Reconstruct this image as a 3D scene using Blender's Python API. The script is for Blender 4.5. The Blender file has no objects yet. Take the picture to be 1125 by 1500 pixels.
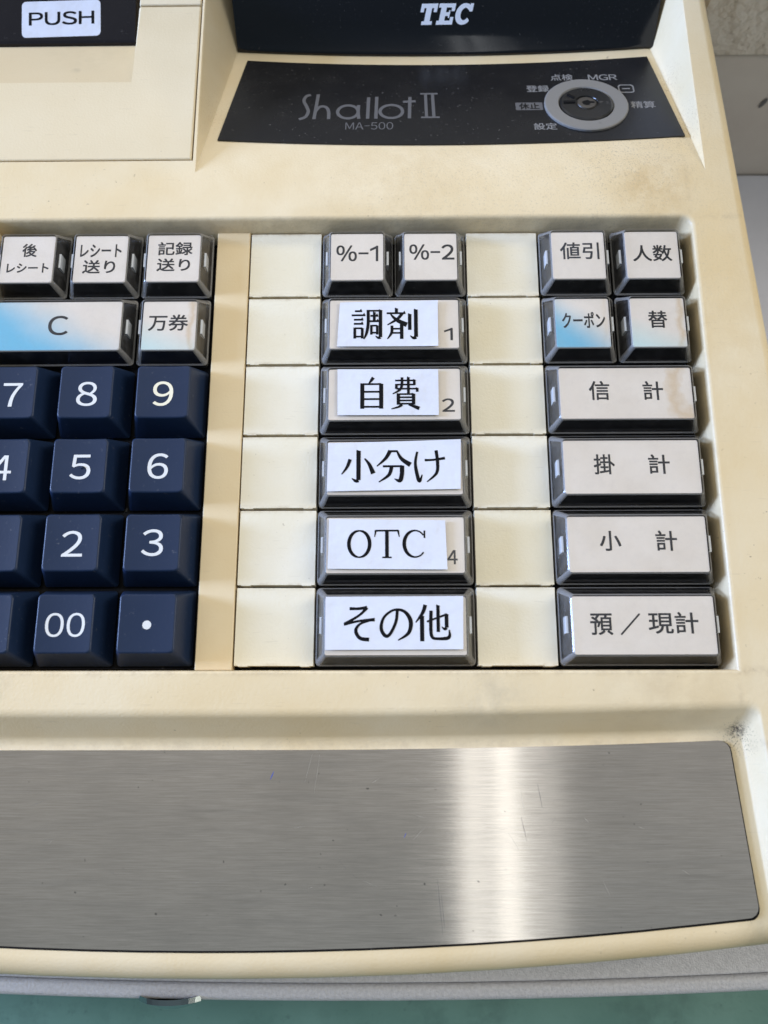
import bpy, bmesh, math, random
from mathutils import Vector, Matrix
random.seed(7)
SC = bpy.context.scene
COL = SC.collection
MM = 0.001            # everything below is written in millimetres

# ------------------------------------------------------------------ camera
cd = bpy.data.cameras.new('camera')
cam = bpy.data.objects.new('camera', cd); COL.objects.link(cam)
CX, CY, CZ = 37.40331, -126.77908, 196.58747
R0 = Vector((0.99994, -0.0012622, -0.0108216)); R1 = Vector((-0.0038946, -0.9690463, -0.2468485)); R2 = Vector((-0.0101751, 0.246876, -0.9689937))
m = Matrix((R0, -R1, -R2)).transposed().to_4x4()
m.translation = Vector((CX, CY, CZ)) * MM
cam.matrix_world = m
cd.sensor_fit = 'VERTICAL'; cd.sensor_height = 9.6; cd.sensor_width = 7.2
cd.lens = 1220.0 / 1500 * 9.6
cd.clip_start = 0.01; cd.clip_end = 30
cd.dof.use_dof = True; cd.dof.focus_distance = 0.212; cd.dof.aperture_fstop = 4.5
SC.camera = cam

# ------------------------------------------------------------------ light
w = bpy.data.worlds.new('World'); SC.world = w; w.use_nodes = True
nt = w.node_tree; bg = nt.nodes['Background']
_tc = nt.nodes.new('ShaderNodeTexCoord'); _sp = nt.nodes.new('ShaderNodeSeparateXYZ'); nt.links.new(_tc.outputs['Generated'], _sp.inputs[0])
def _mr(sock, a, b, c, d):
    r = nt.nodes.new('ShaderNodeMapRange'); r.interpolation_type = 'SMOOTHSTEP'
    for k, v in zip((1, 2, 3, 4), (a, b, c, d)): r.inputs[k].default_value = v
    nt.links.new(sock, r.inputs[0]); return r.outputs[0]
_m = nt.nodes.new('ShaderNodeMath'); _m.operation = 'MULTIPLY'
# a dim room: pale ceiling, darker towards the viewer's side and the floor
nt.links.new(_mr(_sp.outputs[2], -0.2, 0.95, 0.17, 0.52), _m.inputs[0]); nt.links.new(_mr(_sp.outputs[1], -0.75, 0.4, 0.44, 1.0), _m.inputs[1])
nt.links.new(_m.outputs[0], bg.inputs['Strength']); bg.inputs['Color'].default_value = (0.88, 0.95, 1.0, 1)
_cm = nt.nodes.new('ShaderNodeMix'); _cm.data_type = 'RGBA'; _cm.inputs[6].default_value = (0.62, 0.82, 1.0, 1); _cm.inputs[7].default_value = (0.95, 0.97, 1.0, 1)
nt.links.new(_mr(_sp.outputs[1], -0.6, 0.1, 0.0, 1.0), _cm.inputs[0]); nt.links.new(_cm.outputs[2], bg.inputs['Color'])
def area(name, loc, target, sx, sy, power, color):
    l = bpy.data.lights.new(name, 'AREA'); l.shape = 'RECTANGLE'; l.size = sx; l.size_y = sy
    l.energy = power; l.color = color
    o = bpy.data.objects.new(name, l); COL.objects.link(o)
    o.location = loc
    o.rotation_euler = (Vector(target) - Vector(loc)).to_track_quat('-Z', 'Y').to_euler()
    return o
area('window_light', (-1.25, 0.06, 0.34), (0.05, -0.03, 0), 0.26, 0.36, 33, (0.38, 0.55, 1.0))
for x, p, w0 in ((0.214, 0.36, 0.052), (0.294, 0.50, 0.052), (0.372, 0.20, 0.09)):
    t_ = area('ceiling_tube_light', (x, -0.32, 1.80), (x, -0.32, 0), w0, 1.5, p, (0.94, 0.97, 1.0))
    t_.rotation_euler = (0, 0, 0)
area('ceiling_panel_light', (0.0, 1.9, 1.75), (0.05, 0, 0), 1.8, 0.6, 16, (1.0, 0.96, 0.88))
area('side_fill_light', (-2.1, 0.5, 1.70), (0.05, 0, 0), 0.35, 1.2, 10, (1.0, 0.95, 0.86))  # unseen left fill, added to light the deck from above
area('side_fill_light', (2.1, 0.3, 1.70), (0.1, 0, 0), 0.35, 1.2, 30, (1.0, 0.96, 0.90))  # unseen right fill, added for the deck, wall and board
area('wall_fill_light', (1.30, -0.85, 0.10), (0.15, 0.05, -0.06), 0.5, 0.4, 2.6, (1.0, 0.97, 0.93))  # low fill with no visible source, added to brighten wall and board
SC.view_settings.view_transform = 'Standard'; SC.view_settings.look = 'None'
SC.view_settings.exposure = 0.15; SC.view_settings.gamma = 1.0
try: SC.view_settings.use_curve_mapping = False
except Exception: pass
SC.render.engine = 'CYCLES'
SC.cycles.transparent_max_bounces = 16

# ------------------------------------------------------------------ materials
def newmat(name):
    mt = bpy.data.materials.new(name); mt.use_nodes = True
    nt = mt.node_tree
    return mt, nt, nt.nodes['Principled BSDF']
def nd(nt, t, **kw):
    n = nt.nodes.new(t)
    for k, v in kw.items():
        if k.startswith('i_'):
            key = k[2:]
            n.inputs[int(key) if key.isdigit() else key].default_value = v
        else: setattr(n, k, v)
    return n
def coords(nt, scale=(1, 1, 1), rnd=True):
    tc = nd(nt, 'ShaderNodeTexCoord'); mp = nd(nt, 'ShaderNodeMapping'); mp.inputs['Scale'].default_value = scale
    nt.links.new(tc.outputs['Object'], mp.inputs['Vector'])
    if rnd:
        oi = nd(nt, 'ShaderNodeObjectInfo'); mu = nd(nt, 'ShaderNodeMath', operation='MULTIPLY', i_1=7.0)
        nt.links.new(oi.outputs['Random'], mu.inputs[0]); nt.links.new(mu.outputs[0], mp.inputs['Location'])
    return mp.outputs['Vector']
def noise(nt, vec, scale, detail=4, rough=0.55):
    n = nd(nt, 'ShaderNodeTexNoise', i_Scale=scale, i_Detail=detail, i_Roughness=rough)
    nt.links.new(vec, n.inputs['Vector']); return n.outputs['Fac']
def ramp(nt, fac, a, b, c0=(0, 0, 0, 1), c1=(1, 1, 1, 1), interp='LINEAR'):
    r = nd(nt, 'ShaderNodeValToRGB'); r.color_ramp.interpolation = interp; e = r.color_ramp.elements
    e[0].position = a; e[1].position = b; e[0].color = c0; e[1].color = c1
    nt.links.new(fac, r.inputs['Fac']); return r.outputs['Color']
def mix(nt, fac, a, b, mode='MIX'):
    x = nd(nt, 'ShaderNodeMix', data_type='RGBA', blend_type=mode)
    for s, v in ((x.inputs[0], fac), (x.inputs[6], a), (x.inputs[7], b)):
        if isinstance(v, bpy.types.NodeSocket): nt.links.new(v, s)
        elif isinstance(v, (int, float)): s.default_value = v
        else: s.default_value = (*v, 1) if len(v) == 3 else v
    return x.outputs[2]
def math_(nt, op, a, b=None):
    x = nd(nt, 'ShaderNodeMath', operation=op)
    for i, v in enumerate((a, b)):
        if v is None: continue
        if isinstance(v, bpy.types.NodeSocket): nt.links.new(v, x.inputs[i])
        else: x.inputs[i].default_value = v
    return x.outputs[0]
def bump(nt, bs, h, strength, dist=0.0002):
    b = nd(nt, 'ShaderNodeBump', i_Strength=strength, i_Distance=dist)
    nt.links.new(h, b.inputs['Height']); nt.links.new(b.outputs[0], bs.inputs['Normal'])
def spot(nt, centre, radius, soft):
    """1 inside a patch of dirt at `centre` (mm), fading out over `soft`"""
    tc = nd(nt, 'ShaderNodeTexCoord')
    v = nd(nt, 'ShaderNodeVectorMath', operation='DISTANCE'); v.inputs[1].default_value = Vector(centre) * MM
    nt.links.new(tc.outputs['Object'], v.inputs[0])
    mr = nd(nt, 'ShaderNodeMapRange'); mr.inputs[1].default_value = radius * MM; mr.inputs[2].default_value = (radius + soft) * MM
    mr.inputs[3].default_value = 1; mr.inputs[4].default_value = 0
    nt.links.new(v.outputs['Value'], mr.inputs[0]); return mr.outputs[0]

def plastic(name, base, yellow, amt=0.6, rough=0.42, specks=0.5, spots=(), grain=0.12, rnd=True, bands=()):
    mt, nt, bs = newmat(name)
    v = coords(nt, rnd=rnd)
    big = noise(nt, v, 14, 3); mid = noise(nt, v, 70, 5)
    f = ramp(nt, math_(nt, 'ADD', math_(nt, 'MULTIPLY', big, 0.65), math_(nt, 'MULTIPLY', mid, 0.35)), 0.38, 0.64)
    f = math_(nt, 'MULTIPLY', f, amt)
    c = mix(nt, f, base, yellow)
    if rnd:      # separately moulded pieces have aged a little differently
        oi = nd(nt, 'ShaderNodeObjectInfo'); c = mix(nt, math_(nt, 'MULTIPLY', oi.outputs['Random'], 0.45), c, yellow)
    sc = ramp(nt, noise(nt, v, 900, 2), 0.70, 0.78)
    pat = ramp(nt, noise(nt, v, 45, 3), 0.48, 0.70)
    c = mix(nt, math_(nt, 'MULTIPLY', math_(nt, 'MULTIPLY', sc, pat), specks), c, (0.16, 0.11, 0.06))
    st = nd(nt, 'ShaderNodeMapping'); st.inputs['Scale'].default_value = (1, 9, 1); nt.links.new(v, st.inputs['Vector'])
    streak = ramp(nt, noise(nt, st.outputs[0], 60, 6, 0.7), 0.62, 0.85)
    c = mix(nt, math_(nt, 'MULTIPLY', streak, 0.10), c, (0.40, 0.31, 0.18))
    for ang, lim in ((0.5, 0.70), (-0.9, 0.71), (1.7, 0.715)):
        mp = nd(nt, 'ShaderNodeMapping'); mp.inputs['Rotation'].default_value = (0, 0, ang); mp.inputs['Scale'].default_value = (10, 120, 10)
        nt.links.new(v, mp.inputs['Vector'])
        sc_f = ramp(nt, noise(nt, mp.outputs[0], 14, 2, 0.5), lim, lim + 0.05)
        c = mix(nt, math_(nt, 'MULTIPLY', sc_f, 0.10), c, (0.25, 0.20, 0.14))
    for (axis, at, half, fade, st_) in bands:       # grime that has settled along a seam
        tcb = nd(nt, 'ShaderNodeTexCoord'); spb = nd(nt, 'ShaderNodeSeparateXYZ'); nt.links.new(tcb.outputs['Object'], spb.inputs[0])
        dd = math_(nt, 'ABSOLUTE', math_(nt, 'SUBTRACT', spb.outputs[axis], at * MM))
        mr = nd(nt, 'ShaderNodeMapRange'); mr.inputs[1].default_value = half * MM; mr.inputs[2].default_value = (half + fade) * MM
        mr.inputs[3].default_value = 1; mr.inputs[4].default_value = 0; nt.links.new(dd, mr.inputs[0])
        n3 = ramp(nt, noise(nt, v, 260, 6, 0.75), 0.44, 0.66)
        c = mix(nt, math_(nt, 'MULTIPLY', math_(nt, 'MULTIPLY', mr.outputs[0], n3), st_), c, (0.40, 0.30, 0.18))
    for (cen, r, so, col, st_, kind) in spots:
        s = spot(nt, cen, r, so)
        if kind == 'grit':
            n2 = ramp(nt, noise(nt, v, 2100, 2, 0.8), 0.57, 0.64)
            s = math_(nt, 'MULTIPLY', s, n2)
        elif kind == 'black':
            s = math_(nt, 'MULTIPLY', s, ramp(nt, noise(nt, v, 1500, 3, 0.8), 0.44, 0.54))
        else:
            n2 = ramp(nt, noise(nt, v, 160, 6, 0.7), 0.36, 0.62)
            s = math_(nt, 'MULTIPLY', s, n2)
        c = mix(nt, math_(nt, 'MULTIPLY', s, st_), c, col)
    nt.links.new(c, bs.inputs['Base Color'])
    rr = ramp(nt, mid, 0.3, 0.7, (rough - .06,) * 3 + (1,), (rough + .10,) * 3 + (1,))
    nt.links.new(rr, bs.inputs['Roughness'])
    bs.inputs['Specular IOR Level'].default_value = 0.42
    bump(nt, bs, math_(nt, 'ADD', noise(nt, v, 1500, 2), math_(nt, 'MULTIPLY', noise(nt, v, 120, 3), 0.6)), grain)
    return mt

CREAM, YEL = (0.76, 0.634, 0.415), (0.695, 0.535, 0.29)
M = {}
M['cream'] = plastic('aged_cream_plastic', CREAM, YEL, 0.95, 0.42, 0.8, grain=0.3, spots=[
    ((116.0, -127.6, -1.5), 0.6, 2.2, (0.05, 0.035, 0.03), 0.95, 'black'),
    ((116.6, -129.5, -1.5), 1.0, 5.0, (0.12, 0.09, 0.06), 0.9, 'grit'),
    ((100, 22, 3), 6, 16, (0.36, 0.29, 0.2), 0.45, 'grit'),
    ((106, 10, 5), 3, 10, (0.55, 0.38, 0.17), 0.65, 'stain'),
    ((126, -30, 5), 8, 40, (0.64, 0.48, 0.25), 0.3, 'stain'),
    ((40, 10, 5), 10, 25, (0.62, 0.47, 0.25), 0.4, 'stain'),
    ((100, -120, 5), 4, 18, (0.55, 0.42, 0.24), 0.4, 'stain'),
    ((117, 32, 0), 2, 8, (0.42, 0.25, 0.10), 0.6, 'grit'),
    ((114.6, 50, -5.5), 2, 8, (0.42, 0.25, 0.10), 0.6, 'grit'),
    ((-11, 38, -2), 2, 10, (0.42, 0.25, 0.10), 0.4, 'grit'),
    ((60, -121, 5), 2, 10, (0.5, 0.42, 0.28), 0.5, 'stain'),
    ((-54, -117, 5), 1, 5, (0.3, 0.24, 0.15), 0.6, 'stain'),
    ((75, 3, 3), 30, 40, (0.45, 0.38, 0.26), 0.35, 'grit')], rnd=False, bands=[(1, 0.9, 0.3, 1.0, 0.35), (0, 115.2, 0.2, 0.8, 0.25), (1, -115.2, 0.4, 1.0, 0.4), (1, -131.3, 0.5, 1.2, 0.3)])
M['cover'] = plastic('pale_cover_plastic', (0.75, 0.65, 0.46), (0.70, 0.57, 0.35), 0.7, 0.44, 0.6, grain=0.25)
M['tile'] = plastic('ivory_tile_plastic', (0.81, 0.765, 0.635), (0.74, 0.66, 0.47), 1.0, 0.5, 0.7, grain=0.3, bands=[(1, 9.2, 0.15, 0.8, 0.5), (1, -9.2, 0.15, 0.8, 0.5)])
M['scoop'] = plastic('shaded_scoop_plastic', (0.69, 0.575, 0.375), (0.64, 0.50, 0.29), 0.8, 0.46, 0.6, spots=[((-50.6, 50, 2), 0.3, 1.6, (0.42, 0.34, 0.22), 0.8, 'stain'), ((-50, 62, -2), 6, 10, (0.55, 0.44, 0.26), 0.4, 'stain')])  # cover plastic darkened to paint in the scoop's shade, plus a smudge
M['strip'] = plastic('tan_strip_plastic', (0.75, 0.62, 0.40), (0.66, 0.50, 0.27), 0.8, 0.42, 0.35)

def simple(name, col, rough=0.4, dust=0.0, metallic=0, spec=0.5, dustscale=700, dustcol=(0.35, 0.33, 0.3), nb=0.0):
    mt, nt, bs = newmat(name)
    v = coords(nt)
    c = col
    if dust:
        d = ramp(nt, noise(nt, v, dustscale, 2, 0.7), 0.66, 0.76)
        p = ramp(nt, noise(nt, v, 60, 4), 0.35, 0.75)
        c = mix(nt, math_(nt, 'MULTIPLY', math_(nt, 'MULTIPLY', d, p), dust), col, dustcol)
        nt.links.new(c, bs.inputs['Base Color'])
        r = ramp(nt, noise(nt, v, 110, 5), 0.3, 0.75, (max(rough - .03, .02),) * 3 + (1,), (rough + .06,) * 3 + (1,))
        nt.links.new(r, bs.inputs['Roughness'])
    else:
        bs.inputs['Base Color'].default_value = (*col, 1)
        bs.inputs['Roughness'].default_value = rough
    bs.inputs['Metallic'].default_value = metallic
    bs.inputs['Specular IOR Level'].default_value = spec
    if nb: bump(nt, bs, noise(nt, v, 1300, 2), nb)
    return mt
M['black'] = simple('black_key_core', (0.006, 0.006, 0.007), 0.32, 0.5)
M['gap'] = simple('dark_key_bed', (0.006, 0.0055, 0.0055), 0.8, 0.4, spec=0.15)
M['disc'] = simple('worn_black_lock_disc', (0.011, 0.0105, 0.010), 0.3, 0.6, dustscale=500, nb=0.2)
M['gloss'] = simple('glossy_black_window', (0.004, 0.004, 0.006), 0.09, 0.25, dustscale=1400)
M['panel'] = simple('satin_black_panel', (0.0075, 0.0075, 0.0085), 0.24, 0.5, spec=0.4, dustscale=900)
M['pushb'] = simple('black_lever_plastic', (0.004, 0.004, 0.007), 0.22, 0.2, spec=0.3)
M['navy'] = simple('navy_key_plastic', (0.0085, 0.020, 0.050), 0.44, 0.35, spec=0.32, nb=0.10, dustcol=(0.3, 0.3, 0.3))
M['ink'] = simple('dark_grey_ink', (0.030, 0.029, 0.031), 0.75, spec=0.1)
M['blackink'] = simple('black_toner', (0.006, 0.006, 0.007), 0.75, spec=0.1)
M['whiteink'] = simple('white_print', (0.68, 0.68, 0.65), 0.5)
M['logowhite'] = simple('white_logo_print', (0.86, 0.89, 0.95), 0.5)
M['creamink'] = simple('ageing_white_print', (0.80, 0.74, 0.55), 0.5)
M['greyink'] = simple('grey_print', (0.115, 0.112, 0.112), 0.6, spec=0.2)
M['greyprint'] = simple('pale_grey_print', (0.22, 0.215, 0.21), 0.6, spec=0.2)
M['ring'] = simple('worn_grey_ring', (0.205, 0.195, 0.178), 0.48, 0.9, dustscale=400, dustcol=(0.12, 0.11, 0.10), nb=0.1)
M['metal'] = simple('dull_lock_metal', (0.055, 0.046, 0.036), 0.45, 0.5, dustcol=(0.05, 0.04, 0.03))
M['chrome'] = simple('chrome', (0.30, 0.33, 0.31), 0.22, metallic=1)
mt, nt, bs = newmat('white_sticker_paper'); v = coords(nt)
sm = ramp(nt, noise(nt, v, 130, 6, 0.7), 0.52, 0.74)
c = mix(nt, math_(nt, 'MULTIPLY', sm, 0.30), (0.68, 0.70, 0.76), (0.50, 0.48, 0.45))
nt.links.new(c, bs.inputs['Base Color']); bs.inputs['Roughness'].default_value = 0.20
bump(nt, bs, noise(nt, v, 140, 3), 0.8, 0.0005)
M['paper'] = mt
M['clip'] = simple('clear_white_clip', (0.62, 0.63, 0.63), 0.25)
M['bluepen'] = simple('blue_pen', (0.03, 0.06, 0.35), 0.5)
M['scratch'] = simple('bright_scratch', (0.7, 0.66, 0.6), 0.35, metallic=1)
M['darkscratch'] = simple('dull_scratch', (0.10, 0.095, 0.09), 0.5)

def insert_mat(name, blue=None, stain=0.3):
    mt, nt, bs = newmat(name)
    v = coords(nt)
    wb = math_(nt, 'MULTIPLY', math_(nt, 'SUBTRACT', noise(nt, v, 70, 4), 0.5), 0.22)
    c = mix(nt, ramp(nt, noise(nt, v, 90, 4), 0.35, 0.7), (0.83, 0.745, 0.655), (0.77, 0.68, 0.58))
    tc = nd(nt, 'ShaderNodeTexCoord'); sp = nd(nt, 'ShaderNodeSeparateXYZ'); nt.links.new(tc.outputs['Generated'], sp.inputs[0])
    x, y = sp.outputs[0], sp.outputs[1]
    if stain:   # tea coloured tide mark towards the right edge
        wob = math_(nt, 'ADD', x, math_(nt, 'MULTIPLY', math_(nt, 'SUBTRACT', noise(nt, v, 160, 4), 0.5), 0.35))
        line = ramp(nt, math_(nt, 'ABSOLUTE', math_(nt, 'SUBTRACT', wob, 0.90)), 0.0, 0.075, (1, 1, 1, 1), (0, 0, 0, 1))
        c = mix(nt, math_(nt, 'MULTIPLY', line, stain), c, (0.62, 0.43, 0.22))
    if blue == 'strong':
        d = math_(nt, 'ADD', math_(nt, 'MULTIPLY', x, 0.62), math_(nt, 'ADD', math_(nt, 'MULTIPLY', y, 0.75), wb))
        c = mix(nt, ramp(nt, d, 0.22, 0.98, (1, 1, 1, 1), (0, 0, 0, 1), 'EASE'), c, (0.19, 0.50, 0.68))
    elif blue == 'long':
        d = math_(nt, 'ADD', math_(nt, 'MULTIPLY', x, 0.62), math_(nt, 'ADD', math_(nt, 'MULTIPLY', y, 0.42), wb))
        c = mix(nt, ramp(nt, d, 0.22, 0.78, (1, 1, 1, 1), (0, 0, 0, 1), 'EASE'), c, (0.17, 0.50, 0.69))
    elif blue == 'faint':
        d = math_(nt, 'ADD', math_(nt, 'MULTIPLY', x, 0.4), math_(nt, 'MULTIPLY', y, 0.9))
        c = mix(nt, math_(nt, 'MULTIPLY', ramp(nt, d, 0.1, 0.6, (1, 1, 1, 1), (0, 0, 0, 1)), 0.8), c, (0.56, 0.76, 0.76))
    nt.links.new(c, bs.inputs['Base Color']); bs.inputs['Roughness'].default_value = 0.38
    return mt
M['insert'] = insert_mat('legend_plate_white', None, 0.0)
M['insert_stain'] = insert_mat('legend_plate_stained', None, 0.6)
M['insert_blue'] = insert_mat('legend_plate_half_blue', 'strong', 0.2)
M['insert_bluelong'] = insert_mat('legend_plate_long_blue', 'long', 0.0)
M['insert_faint'] = insert_mat('legend_plate_faint_green', 'faint', 0.6)

# thin clear plastic: a skin that lets light straight through and reflects by Fresnel
mt, nt, bs = newmat('clear_key_plastic'); nt.nodes.remove(bs)
out = nt.nodes['Material Output']
tr = nd(nt, 'ShaderNodeBsdfTransparent'); tr.inputs[0].default_value = (0.955, 0.96, 0.955, 1)
gl = nd(nt, 'ShaderNodeBsdfGlossy', i_Roughness=0.10)
df = nd(nt, 'ShaderNodeBsdfDiffuse'); df.inputs[0].default_value = (0.5, 0.475, 0.44, 1)
fr = nd(nt, 'ShaderNodeFresnel'); ge = nd(nt, 'ShaderNodeNewGeometry')      # same reflectance from both sides of the skin
nt.links.new(math_(nt, 'SUBTRACT', 1.52, math_(nt, 'MULTIPLY', ge.outputs['Backfacing'], 1.52 - 1 / 1.52)), fr.inputs['IOR'])
mx0 = nd(nt, 'ShaderNodeMixShader'); mx0.inputs[0].default_value = 0.045
v = coords(nt); scr = ramp(nt, noise(nt, v, 420, 5, 0.7), 0.45, 0.75, (0.01, 0.01, 0.01, 1), (0.06, 0.06, 0.06, 1))
nt.links.new(scr, mx0.inputs[0])
nt.links.new(tr.outputs[0], mx0.inputs[1]); nt.links.new(df.outputs[0], mx0.inputs[2])
mx = nd(nt, 'ShaderNodeMixShader')
nt.links.new(math_(nt, 'MULTIPLY', fr.outputs[0], 1.1), mx.inputs[0]); nt.links.new(mx0.outputs[0], mx.inputs[1]); nt.links.new(gl.outputs[0], mx.inputs[2])
nt.links.new(mx.outputs[0], out.inputs['Surface'])
M['clear'] = mt
mt, nt, bs = newmat('clear_plastic_edge'); nt.nodes.remove(bs)      # thick edges and lips of the clear caps read milky
out = nt.nodes['Material Output']
tr = nd(nt, 'ShaderNodeBsdfTransparent'); tr.inputs[0].default_value = (0.9, 0.9, 0.9, 1)
df = nd(nt, 'ShaderNodeBsdfPrincipled', i_Roughness=0.12); df.inputs['Base Color'].default_value = (0.58, 0.55, 0.50, 1)
mx = nd(nt, 'ShaderNodeMixShader'); mx.inputs[0].default_value = 0.34
nt.links.new(tr.outputs[0], mx.inputs[1]); nt.links.new(df.outputs[0], mx.inputs[2]); nt.links.new(mx.outputs[0], out.inputs['Surface'])
M['edge'] = mt
mt = M['clear'].copy(); mt.name = 'clear_skirt_plastic'; M['skirt'] = mt        # side skirts, milkier: the grey light on them is mixed into the colour
for n_ in mt.node_tree.nodes:
    if n_.type == 'VALTORGB':
        n_.color_ramp.elements[0].color = (0.04, 0.04, 0.04, 1); n_.color_ramp.elements[1].color = (0.15, 0.15, 0.15, 1)

# brushed steel: anisotropic, grain along x
mt, nt, bs = newmat('brushed_steel')
v = coords(nt, (1, 52, 1), rnd=False); v2 = coords(nt, (1, 14, 1), rnd=False); v3 = coords(nt, rnd=False)
g1 = noise(nt, v, 110, 3, 0.75); g2 = noise(nt, v2, 34, 4, 0.6); cl = noise(nt, v3, 28, 4)
c = mix(nt, ramp(nt, g1, 0.32, 0.68), (0.53, 0.475, 0.405), (0.70, 0.635, 0.555))
c = mix(nt, math_(nt, 'MULTIPLY', ramp(nt, g2, 0.48, 0.75), 0.22), c, (0.30, 0.285, 0.265))
c = mix(nt, math_(nt, 'MULTIPLY', ramp(nt, cl, 0.46, 0.75), 0.38), c, (0.36, 0.33, 0.29))
spk = ramp(nt, noise(nt, v3, 650, 1), 0.76, 0.79)
c = mix(nt, math_(nt, 'MULTIPLY', spk, 0.7), c, (0.08, 0.075, 0.07))
nt.links.new(c, bs.inputs['Base Color']); bs.inputs['Metallic'].default_value = 1.0
nt.links.new(ramp(nt, g1, 0.2, 0.8, (0.13,) * 3 + (1,), (0.20,) * 3 + (1,)), bs.inputs['Roughness'])
bs.inputs['Anisotropic'].default_value = 0.95; bs.inputs['Anisotropic Rotation'].default_value = 0.25
tg = nd(nt, 'ShaderNodeTangent', direction_type='UV_MAP', uv_map='UVMap'); nt.links.new(tg.outputs[0], bs.inputs['Tangent'])
bump(nt, bs, g1, 0.03, 0.00003)
M['steel'] = mt

def rough_mat(name, c0, c1, scale, b, rough, scratch=None, dist=0.0006, noi=(0.35, 0.65)):
    mt, nt, bs = newmat(name); v = coords(nt, rnd=False)
    c = mix(nt, ramp(nt, noise(nt, v, scale, 6), *noi), c0, c1)
    if scratch:
        for ang, dens in ():
            mp = nd(nt, 'ShaderNodeMapping'); mp.inputs['Rotation'].default_value = (0, 0, ang); mp.inputs['Scale'].default_value = (6, 160, 1)
            nt.links.new(v, mp.inputs['Vector'])
            s = ramp(nt, noise(nt, mp.outputs[0], 3, 3, 0.6), dens - 0.2, dens - 0.12)
            c = mix(nt, math_(nt, 'MULTIPLY', s, 0.7), c, scratch)
        for sc_n, a0, a1, am in ((40, 0.52, 0.74, 0.55), (210, 0.60, 0.72, 0.55), (700, 0.66, 0.72, 0.4)):
            c = mix(nt, math_(nt, 'MULTIPLY', ramp(nt, noise(nt, v, sc_n, 5, 0.7), a0, a1), am), c, scratch)
    nt.links.new(c, bs.inputs['Base Color']); bs.inputs['Roughness'].default_value = rough
    bump(nt, bs, noise(nt, v, b[0], 3), b[1], dist)
    return mt
M['green'] = rough_mat('worn_green_mat', (0.082, 0.178, 0.138), (0.115, 0.225, 0.178), 30, (500, 0.1), 0.5, scratch=(0.030, 0.075, 0.060))
M['drawer'] = rough_mat('grained_grey_paint', (0.45, 0.44, 0.435), (0.54, 0.53, 0.525), 1300, (2200, 0.4), 0.42)
M['wallup'] = rough_mat('rough_taupe_plaster', (0.62, 0.555, 0.455), (0.70, 0.635, 0.535), 70, (150, 0.9), 0.7, dist=0.004)
M['wallsm'] = rough_mat('smooth_taupe_board', (0.54, 0.48, 0.41), (0.58, 0.525, 0.45), 50, (300, 0.15), 0.6)
M['greyboard'] = rough_mat('pale_grey_laminate', (0.74, 0.72, 0.74), (0.78, 0.76, 0.78), 60, (900, 0.1), 0.45)

# ------------------------------------------------------------------ mesh helpers
def new_obj(name, me, parent=None, loc=None):
    o = bpy.data.objects.new(name, me); COL.objects.link(o)
    if parent is not None: o.parent = parent
    if loc is not None: o.location = Vector(loc) * MM
    return o
def empty(name, loc=(0, 0, 0), parent=None):
    o = bpy.data.objects.new(name, None); COL.objects.link(o); o.empty_display_size = 0.01
    o.location = Vector(loc) * MM
    if parent is not None: o.parent = parent
    return o
def tag(o, label=None, cat=None, group=None, kind=None):
    for k, v in (('label', label), ('category', cat), ('group', group), ('kind', kind)):
        if v: o[k] = v
    return o
class MB:
    """collects faces (in mm) with a material slot each and links them as one mesh"""
    def __init__(s): s.v = []; s.f = []; s.mi = []
    def add(s, verts, faces, mi=0):
        n = len(s.v); s.v += [tuple(p) for p in verts]
        for f in faces: s.f.append([i + n for i in f]); s.mi.append(mi)
    def loft(s, lo, hi, mi=0, bottom=True, top=True):
        n = len(lo); faces = [[i, (i + 1) % n, n + (i + 1) % n, n + i] for i in range(n)]
        if bottom: faces.append(list(range(n))[::-1])
        if top: faces.append(list(range(n, 2 * n)))
        s.add(list(lo) + list(hi), faces, mi)
    def box(s, x0, x1, y0, y1, z0, z1, mi=0):
        r = [(x0, y0), (x1, y0), (x1, y1), (x0, y1)]
        s.loft([(*p, z0) for p in r], [(*p, z1) for p in r], mi)
    def prism(s, pts, z0, z1, mi=0):
        s.loft([(p[0], p[1], z0) for p in pts], [(p[0], p[1], z1) for p in pts], mi)
    def mesh(s, name, mats, smooth=False):
        me = bpy.data.meshes.new(name)
        me.from_pydata([(a * MM, b * MM, c * MM) for a, b, c in s.v], [], s.f)
        for k in mats: me.materials.append(M[k])
        me.polygons.foreach_set('material_index', s.mi)
        if smooth: me.polygons.foreach_set('use_smooth', [True] * len(me.polygons))
        me.update(); return me
    def build(s, name, mats, parent=None, loc=None, bevel=None, segs=3, smooth=False):
        o = new_obj(name, s.mesh(name, mats, smooth or bool(bevel)), parent, loc)
        if bevel: add_bevel(o, bevel, segs)
        return o
def add_bevel(o, width, segs=3, limit='ANGLE'):
    b = o.modifiers.new('bevel', 'BEVEL'); b.width = width * MM; b.segments = segs
    b.limit_method = limit; b.angle_limit = math.radians(28); b.harden_normals = True; b.use_clamp_overlap = True
    return b
def rrect(x0, x1, y0, y1, r, n=5):
    pts = []
    for cx, cy, a0 in ((x1 - r, y1 - r, 0), (x0 + r, y1 - r, 90), (x0 + r, y0 + r, 180), (x1 - r, y0 + r, 270)):
        for i in range(n + 1):
            a = math.radians(a0 + 90 * i / n); pts.append((cx + r * math.cos(a), cy + r * math.sin(a)))
    return pts
_gc = {}
def raw_glyphs(text, offset):
    c = bpy.data.curves.new('lettering', 'FONT'); c.body = text; c.offset = offset; c.resolution_u = 6
    o = bpy.data.objects.new('lettering', c); COL.objects.link(o)
    dg = bpy.context.evaluated_depsgraph_get(); dg.update()
    me = o.evaluated_get(dg).to_mesh()
    vs = [(v_.co.x, v_.co.y) for v_ in me.vertices]; fs = [list(p.vertices) for p in me.polygons]
    o.evaluated_get(dg).to_mesh_clear()
    bpy.data.objects.remove(o); bpy.data.curves.remove(c)
    return vs, fs
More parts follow.
